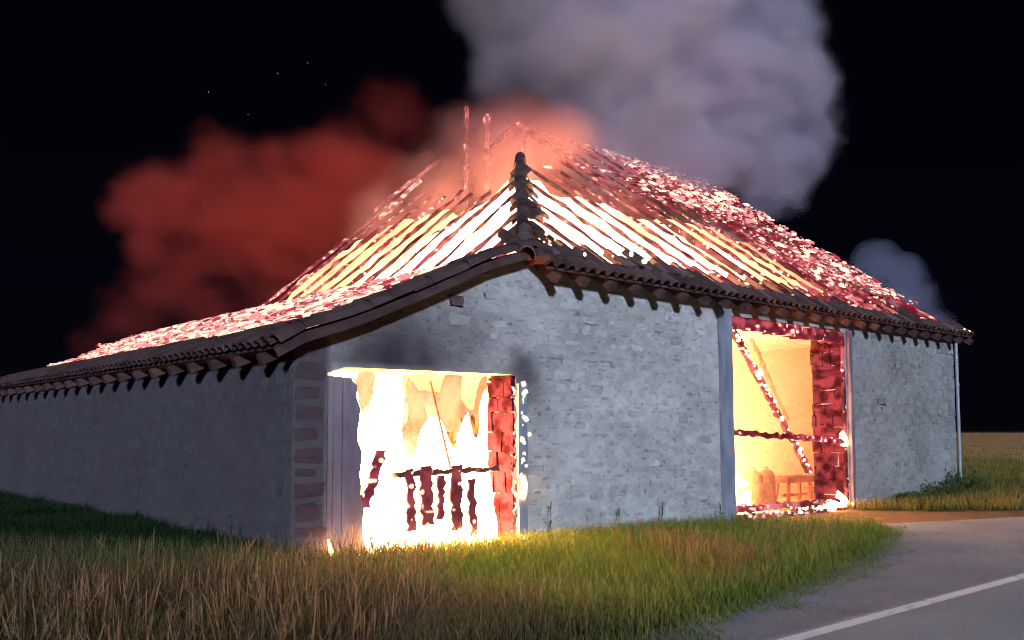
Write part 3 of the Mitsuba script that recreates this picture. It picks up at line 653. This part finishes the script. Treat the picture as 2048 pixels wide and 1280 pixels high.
# glowing haze held inside the two burning rooms
for nm, lab, b, sg in (('hall_haze', 'glowing haze filling the tall doorway', (5.85, 16.7, .72, 6.25, -.01, 4.62), .15), ('byre_haze', 'glowing haze filling the wide left doorway', (-3.88, 5.35, .72, 5.55, -.01, 3.08), .008)):
    scene['air_' + nm] = {'type': 'homogeneous', 'albedo': {'type': 'rgb', 'value': [.95, .70, .58]}, 'sigma_t': sg}
    obj(nm, bx(*b), 'm_null', None, lab, 'smoke', kind='stuff', interior={'type': 'ref', 'id': 'air_' + nm})
#@END_SMOKE
# ================================================================ GROUND, ROAD, FIELD
def terrain(s, y):
    rise = np.clip((s - 12) / 9, 0, 1); rise = rise * rise * (3 - 2 * rise) * np.clip((y + 6.0) / 3.5, 0, 1)
    return .26 * rise + .03 * (meshkit.noise(np.stack([s * .5, y * .5, 0 * s], -1)) - .5) * (np.asarray(y) > -5)
def sheet_mesh(gx, gy, zf, dz=0.0):
    X, Y = np.meshgrid(gx, gy, indexing='ij'); n, k = X.shape
    v = np.stack([X, Y, zf(X, Y) + dz], -1).reshape(-1, 3); i = np.arange(n * k).reshape(n, k)
    a, b, c, d = i[:-1, :-1].ravel(), i[1:, :-1].ravel(), i[1:, 1:].ravel(), i[:-1, 1:].ravel()
    return v, np.vstack([np.c_[a, b, c], np.c_[a, c, d]])
far = lambda a, b, n: np.r_[-np.geomspace(4000, -a + 2, 14), np.linspace(a, b, n), np.geomspace(b + 2, 4000, 14)]
def c_ground(p, n, uv):
    s, y, z = loc(p)
    k = fbm(s * 1.7, y * 1.7, 0.0, 4); q = noise(s * 24, y * 24)
    soil = mix(mi.Color3f(.085, .062, .035), mi.Color3f(.16, .11, .06), k) * (.7 + .6 * q)
    dirt = mix(mi.Color3f(.26, .17, .10), mi.Color3f(.17, .12, .08), fbm(s * 3, y * 3, 0.0, 3)) * (.75 + .5 * q)
    yard = sst(5.0, 8.5, s) * sst(-6.5, -5.0, y) * sst(19, 13, s)
    return mix(soil, dirt, yard)
scene['m_ground'] = {'type': 'twosided', 'bsdf': {'type': 'diffuse', 'reflectance': mikit.proc(c_ground)}}
obj('ground', sheet_mesh(far(-40, 60, 150), far(-20, 40, 100), lambda x, y: terrain(x, y) - .03), 'm_ground', kind='structure', smooth=True)
def c_gravel(p, n, uv):
    s, y, z = loc(p)
    k = fbm(s * 1.2, y * 1.2, 0.0, 3); q = noise(s * 38, y * 38); st = sst(.82, .95, noise(s * 55, y * 55, 4))
    return mi.Color3f(.275, .28, .30) * (.55 + .5 * k + .35 * q) + mi.Color3f(.22) * st
def c_road(p, n, uv):
    s, y, z = loc(p)
    k = fbm(s * .5, y * 1.6, 0.0, 4); q = noise(s * 60, y * 60)
    return mi.Color3f(.33, .345, .35) * (.72 + .36 * k + .22 * q)
def c_line(p, n, uv):
    s, y, z = loc(p)
    w = sst(.62, .80, fbm(s * 7, y * 14, 1.0, 4))
    return mix(mi.Color3f(.86, .86, .84), mi.Color3f(.4, .4, .4), w * .6)
for nm, fn in (('m_gravel', c_gravel), ('m_road', c_road), ('m_line', c_line)):
    scene[nm] = {'type': 'bumpmap', 'arbitrary': mikit.proc(lambda p, n, uv: noise(p.x * 45, p.y * 45) + noise(p.x * 90, p.y * 90), .006), 'scale': .006,
                 'bsdf': {'type': 'diffuse', 'reflectance': mikit.proc(fn)}}
EDGE = [(-60, -7.0), (-12, -6.95), (-3.7, -6.45), (0, -5.75), (3.5, -4.85), (6.1, -3.85), (7.3, -2.85)]       # verge grass / gravel
def poly_sheet(pts, z, step=1.0):
    m = trimesh.creation.triangulate_polygon(Polygon(pts), engine='earcut')
    v = np.c_[m[0], np.full(len(m[0]), z)]; f = np.array(m[1])
    a = v[f]; flip = np.cross(a[:, 1] - a[:, 0], a[:, 2] - a[:, 0])[:, 2] < 0
    f[flip] = f[flip][:, ::-1]
    return v, f
obj('gravel_shoulder', poly_sheet([(-60, -7.2), (70, -7.2), (70, -4.9), (30, -4.7), (14, -4.6), (10.5, -3.6)] + [(a, b + .45) for a, b in EDGE[::-1]], .012), 'm_gravel', kind='structure')
obj('road', poly_sheet([(-70, -14), (90, -14), (90, -7.0), (-70, -7.0)], .018), 'm_road', kind='structure')
obj('road_edge_line', poly_sheet([(-70, -7.24), (90, -7.24), (90, -7.08), (-70, -7.08)], .022), 'm_line', kind='structure')
def c_field(p, n, uv):
    s, y, z = loc(p)
    row = noise(y * 2.2 + .4 * noise(s * .3, y * .3), s * .12)
    k = fbm(s * .25, y * .25, 0.0, 3)
    return mix(mi.Color3f(.82, .44, .17), mi.Color3f(.60, .33, .14), sst(.3, .7, row * .6 + k * .5))
scene['m_field'] = {'type': 'twosided', 'bsdf': {'type': 'diffuse', 'reflectance': mikit.proc(c_field)}}
obj('stubble_field', sheet_mesh(np.r_[np.linspace(22, 80, 40), np.geomspace(82, 3800, 14)], np.r_[np.linspace(-3.5, 40, 40), np.geomspace(42, 3800, 14)], lambda x, y: terrain(x, y) + .004), 'm_field', kind='structure', smooth=True)

# ---------------------------------------------------------------- grass
def blades(P, h, w, col, tip, lean=.35, head=None, seed=1):
    """Tapered, bent blades (5 vertices, 3 faces each) at the points P with their own colours."""
    G = np.random.default_rng(seed); n = len(P)
    a = G.uniform(0, 2 * np.pi, n); ux, uy = np.cos(a), np.sin(a)
    b = G.uniform(0, 2 * np.pi, n); L = np.abs(G.normal(0, lean, n)) * h
    lx, ly = np.cos(b) * L, np.sin(b) * L
    v = np.zeros((n, 5, 3)); c = np.zeros((n, 5, 3))
    for i, (t, k) in enumerate(((0, 1), (0, 1), (.55, .75), (.55, .75), (1, 0))):
        sg = (-1, 1, -1, 1, 0)[i]
        v[:, i, 0] = P[:, 0] + lx * t * t + ux * w * sg * k / 2
        v[:, i, 1] = P[:, 1] + ly * t * t + uy * w * sg * k / 2
        v[:, i, 2] = P[:, 2] + h * t
        c[:, i] = col + (tip - col) * t
    if head is not None:                                          # seed heads: the tip opens into a spindle
        v[:, 4, 2] += head; hw = .012
        v[:, 2, 0] = P[:, 0] + lx * .8 + ux * hw / 2; v[:, 2, 1] = P[:, 1] + ly * .8 + uy * hw / 2
        v[:, 3, 0] = P[:, 0] + lx * .8 - ux * hw / 2; v[:, 3, 1] = P[:, 1] + ly * .8 - uy * hw / 2
        v[:, 2:4, 2] = (P[:, 2] + h * .85)[:, None]
    f = np.array([[0, 1, 3], [0, 3, 2], [2, 3, 4]])
    return (v.reshape(-1, 3), (f[None] + (np.arange(n) * 5)[:, None, None]).reshape(-1, 3)), c.reshape(-1, 3)
def field_pts(n, s0, s1, y0, y1, keep, seed, near=None):
    G = np.random.default_rng(seed); out = []
    while sum(map(len, out)) < n:
        s, y = G.uniform(s0, s1, 60000), G.uniform(y0, y1, 60000)
        k = keep(s, y)
        if near: k &= G.random(60000) < np.clip((near / np.hypot(s + 10.75, y + 11.83)) ** 1.5, 0, 1)
        out.append(np.stack([s[k], y[k]], 1))
    P = np.vstack(out)[:n]
    return np.c_[P, terrain(P[:, 0], P[:, 1]) - .02]
ed = np.array(EDGE[1:] + [(8.6, -1.6), (10.2, -.35)])
def edge_y(s): return np.interp(s, ed[:, 0], ed[:, 1])
def verge(s, y): return (y > edge_y(s) - .25 + .8 * (meshkit.fbm(np.stack([s * 1.6, y * 1.6, 0 * s], -1), 3) - .4)) & ~((s > -4.5) & (y > -.03)) & ((s < 10.2) | (y > 99))
V = np.array
nz = lambda P, f, sd: meshkit.fbm(np.c_[P[:, :2] * f, np.zeros(len(P))], 3, sd)
def grass_set(name, label, n, P, hf, w, base_c, tip_c, lean, seed, head=None):
    G = np.random.default_rng(seed + 50); n = len(P)
    t = np.clip(nz(P, .8, seed) * 1.3 - .15 + G.normal(0, .14, n), 0, 1)[:, None]
    bc = base_c[0] * (1 - t) + base_c[1] * t; tc = tip_c[0] * (1 - t) + tip_c[1] * t
    k = G.uniform(.65, 1.35, n)[:, None]
    if name == 'green_grass':                                     # the left of the verge has gone over to brown seed grass
        b = (left(P) * np.clip(.35 + 1.1 * nz(P, .7, 31), 0, 1))[:, None]
        bc = bc * (1 - b) + b * V([.055, .038, .022]); tc = tc * (1 - b) + b * V([.17, .12, .07])
    m, c = blades(P, hf(P, G), w(P, G), bc * k, tc * k, lean, head, seed)
    obj(name, m, 'm_vertex', None, label, 'grass', kind='stuff', color=c)
P1 = field_pts(150000, -16, 10.4, -7.2, 8, lambda s, y: verge(s, y) & ((y < 0) | (s < -4.55)) & (s + 1.15 * y < -5.3 + 9 * (s > -4.6)), 21, 12)
left = lambda P: np.clip((-4.6 - P[:, 0] - .25 * P[:, 1]) / 2.5, 0, 1)
grass_set('green_grass', 'thick green verge grass between the barn and the road', 0, P1,
    lambda P, G: G.uniform(.12, .34, len(P)) * (1 + .35 * np.clip((P[:, 1] + 5) / 5, 0, 1)) * np.clip(.55 - .5 * np.minimum(P[:, 1], 0) + .6 * (P[:, 0] < -4.5), .5, 1) * np.clip((P[:, 1] - edge_y(P[:, 0])) / .9 + .25, .25, 1) * (1 + .5 * left(P)),
    lambda P, G: G.uniform(.009, .017, len(P)), (V([.030, .07, .014]), V([.06, .10, .022])), (V([.15, .26, .045]), V([.40, .38, .10])), .45, 3)
P2 = field_pts(11000, -15, 8.5, -7.0, .0, lambda s, y: verge(s, y) & (y > edge_y(s) + .9) & (meshkit.fbm(np.stack([s * .8, y * .8, 0 * s], -1), 3, 77) + .25 * (meshkit.noise(np.stack([s * 40, y * 40, 0 * s], -1)) - .5) > .62 - .26 * (s - y < -1.0) - .08 * (s - y > 3)) & (s + 1.15 * y < -4.9 + 5 * (s > -4.2)), 22, 12)
grass_set('dry_grass', 'tall dry straw coloured grass stalks standing in the verge', 0, P2,
    lambda P, G: G.uniform(.18, .48, len(P)) * (.7 + .6 * nz(P, 1.1, 15)) * (1 + .25 * left(P)) * np.clip(1.15 - .06 * np.maximum(P[:, 0], 0), .6, 1.2),
    lambda P, G: G.uniform(.005, .009, len(P)), (V([.20, .12, .055]), V([.25, .16, .07])), (V([.23, .15, .08]), V([.33, .23, .13])), .45, 4, head=.025)
P3 = field_pts(40000, 10.6, 46, -4.4, 14, lambda s, y: ((y > -.5 - .95 * (s - 10.6)) & (y > -4.3) & ~((y > -.04) & (s < 17.5)) & (s - 10 > y * .9)), 23, 24)
grass_set('bank_grass', 'rough grass on the low bank at the right end of the barn', 0, P3,
    lambda P, G: G.uniform(.12, .36, len(P)), lambda P, G: G.uniform(.014, .03, len(P)), (V([.04, .075, .02]), V([.10, .10, .03])), (V([.18, .20, .04]), V([.55, .38, .11])), .4, 6)
P4 = field_pts(16000, 22.5, 90, -3, 40, lambda s, y: s > 22, 24, 30)
grass_set('stubble', 'short golden stubble in the field beyond the barn', 0, P4,
    lambda P, G: G.uniform(.10, .26, len(P)), lambda P, G: G.uniform(.02, .05, len(P)), (V([.22, .12, .05]), V([.30, .18, .08])), (V([.50, .31, .13]), V([.6, .40, .18])), .3, 8)
# dark rank growth under the low side wall
P5 = field_pts(80000, -9.5, -4.55, -1.5, 17, lambda s, y: (s + 1.15 * y > -6.0) & (s > -9.5 + .06 * y), 25, 14)
grass_set('nettles', 'dark rank weeds growing along the foot of the low side wall', 0, P5,
    lambda P, G: G.uniform(.15, .42, len(P)) * (.6 + .9 * nz(P, .9, 4)), lambda P, G: G.uniform(.02, .045, len(P)), (V([.012, .022, .009]), V([.02, .035, .014])), (V([.022, .045, .018]), V([.035, .06, .025])), .6, 9)
# single weeds against the wall, and the bush at the right corner
scene['m_weed'] = simple((.035, .055, .02), tone2=(.07, .10, .035), f=9)
def weed(s, y, h, lab, seed):
    G = np.random.default_rng(seed); k = thing('weed', lab, 'weed'); z0 = float(terrain(np.array(s), np.array(y)))
    a = np.array([s, y, z0 - .05]); b = a + [G.uniform(-.06, .06), G.uniform(-.06, .02), h]
    obj('stem', beam(a, b, .014, .014, 5, .006, .5), 'm_weed', k)
    out = []
    for i in range(16):
        t = G.uniform(.25, 1); c = a + (b - a) * t; an = G.uniform(0, 6.28); L = G.uniform(.06, .16) * (1.2 - .5 * t)
        d = np.array([np.cos(an), np.sin(an), G.uniform(-.2, .7)]); e = np.cross(d, [0, 0, 1.0]); e /= np.linalg.norm(e) + 1e-9
        out.append((np.array([c, c + d * L * .5 + e * L * .2, c + d * L, c + d * L * .5 - e * L * .2]), np.array([[0, 1, 2], [0, 2, 3]])))
    obj('leaves', cat(out), 'm_weed', k, kind='stuff')
for i, (s, y, h, lab) in enumerate(((-4.95, 2.2, .75, 'tall thin weed against the low side wall, farther of two near the dark corner'), (-4.85, 1.1, .7, 'tall thin weed against the low side wall, nearer the dark corner'),
        (.35, -.25, .75, 'weed at the wall foot just right of the wide left doorway'), (2.2, -.2, .55, 'weed against the pale wall midway between the doorways'), (3.4, -.2, .6, 'weed against the pale wall nearer the tall doorway'), (5.3, -.25, .5, 'weed at the foot of the pale post by the tall doorway'))):
    weed(s, y, h, lab, 60 + i)
def bush(s, y, r, h, lab, seed, n=900):
    G = np.random.default_rng(seed); k = thing('bush', lab, 'bush'); z0 = float(terrain(np.array(s), np.array(y)))
    st = [beam((s, y, z0 - .1), (s + G.uniform(-r, r) * .6, y + G.uniform(-r, r) * .6, z0 + h * G.uniform(.6, .9)), .03, .03, 3, .01, .4) for _ in range(7)]
    for m in st: obj('stem', m, 'm_weed', k)
    q = G.normal(0, 1, (n, 3)); q /= np.linalg.norm(q, axis=1, keepdims=True); q *= (G.random((n, 1)) ** .45)
    q[:, 2] = np.abs(q[:, 2]); c = np.array([s, y, z0]) + q * [r, r, h] * (.7 + .6 * meshkit.noise(q * 2.5 + seed))[:, None]
    d = G.normal(0, 1, (n, 3)); d /= np.linalg.norm(d, axis=1, keepdims=True); e = np.cross(d, G.normal(0, 1, (n, 3))); e /= np.linalg.norm(e, axis=1, keepdims=True)
    L = G.uniform(.05, .10, (n, 1))
    v = np.stack([c, c + d * L * .5 + e * L * .35, c + d * L, c + d * L * .5 - e * L * .35], 1).reshape(-1, 3)
    f = (np.array([[0, 1, 2], [0, 2, 3]])[None] + (np.arange(n) * 4)[:, None, None]).reshape(-1, 3)
    obj('foliage', (v, f), 'm_weed', k, kind='stuff')
bush(16.6, -.55, .75, .62, 'dark green bush at the right front corner of the barn', 71)
bush(15.1, -.5, .7, .42, 'low dark bush against the wall, left of the corner bush', 72)
bush(13.6, -.4, .6, .3, 'lowest dark bush against the wall, nearest the tall doorway', 73)
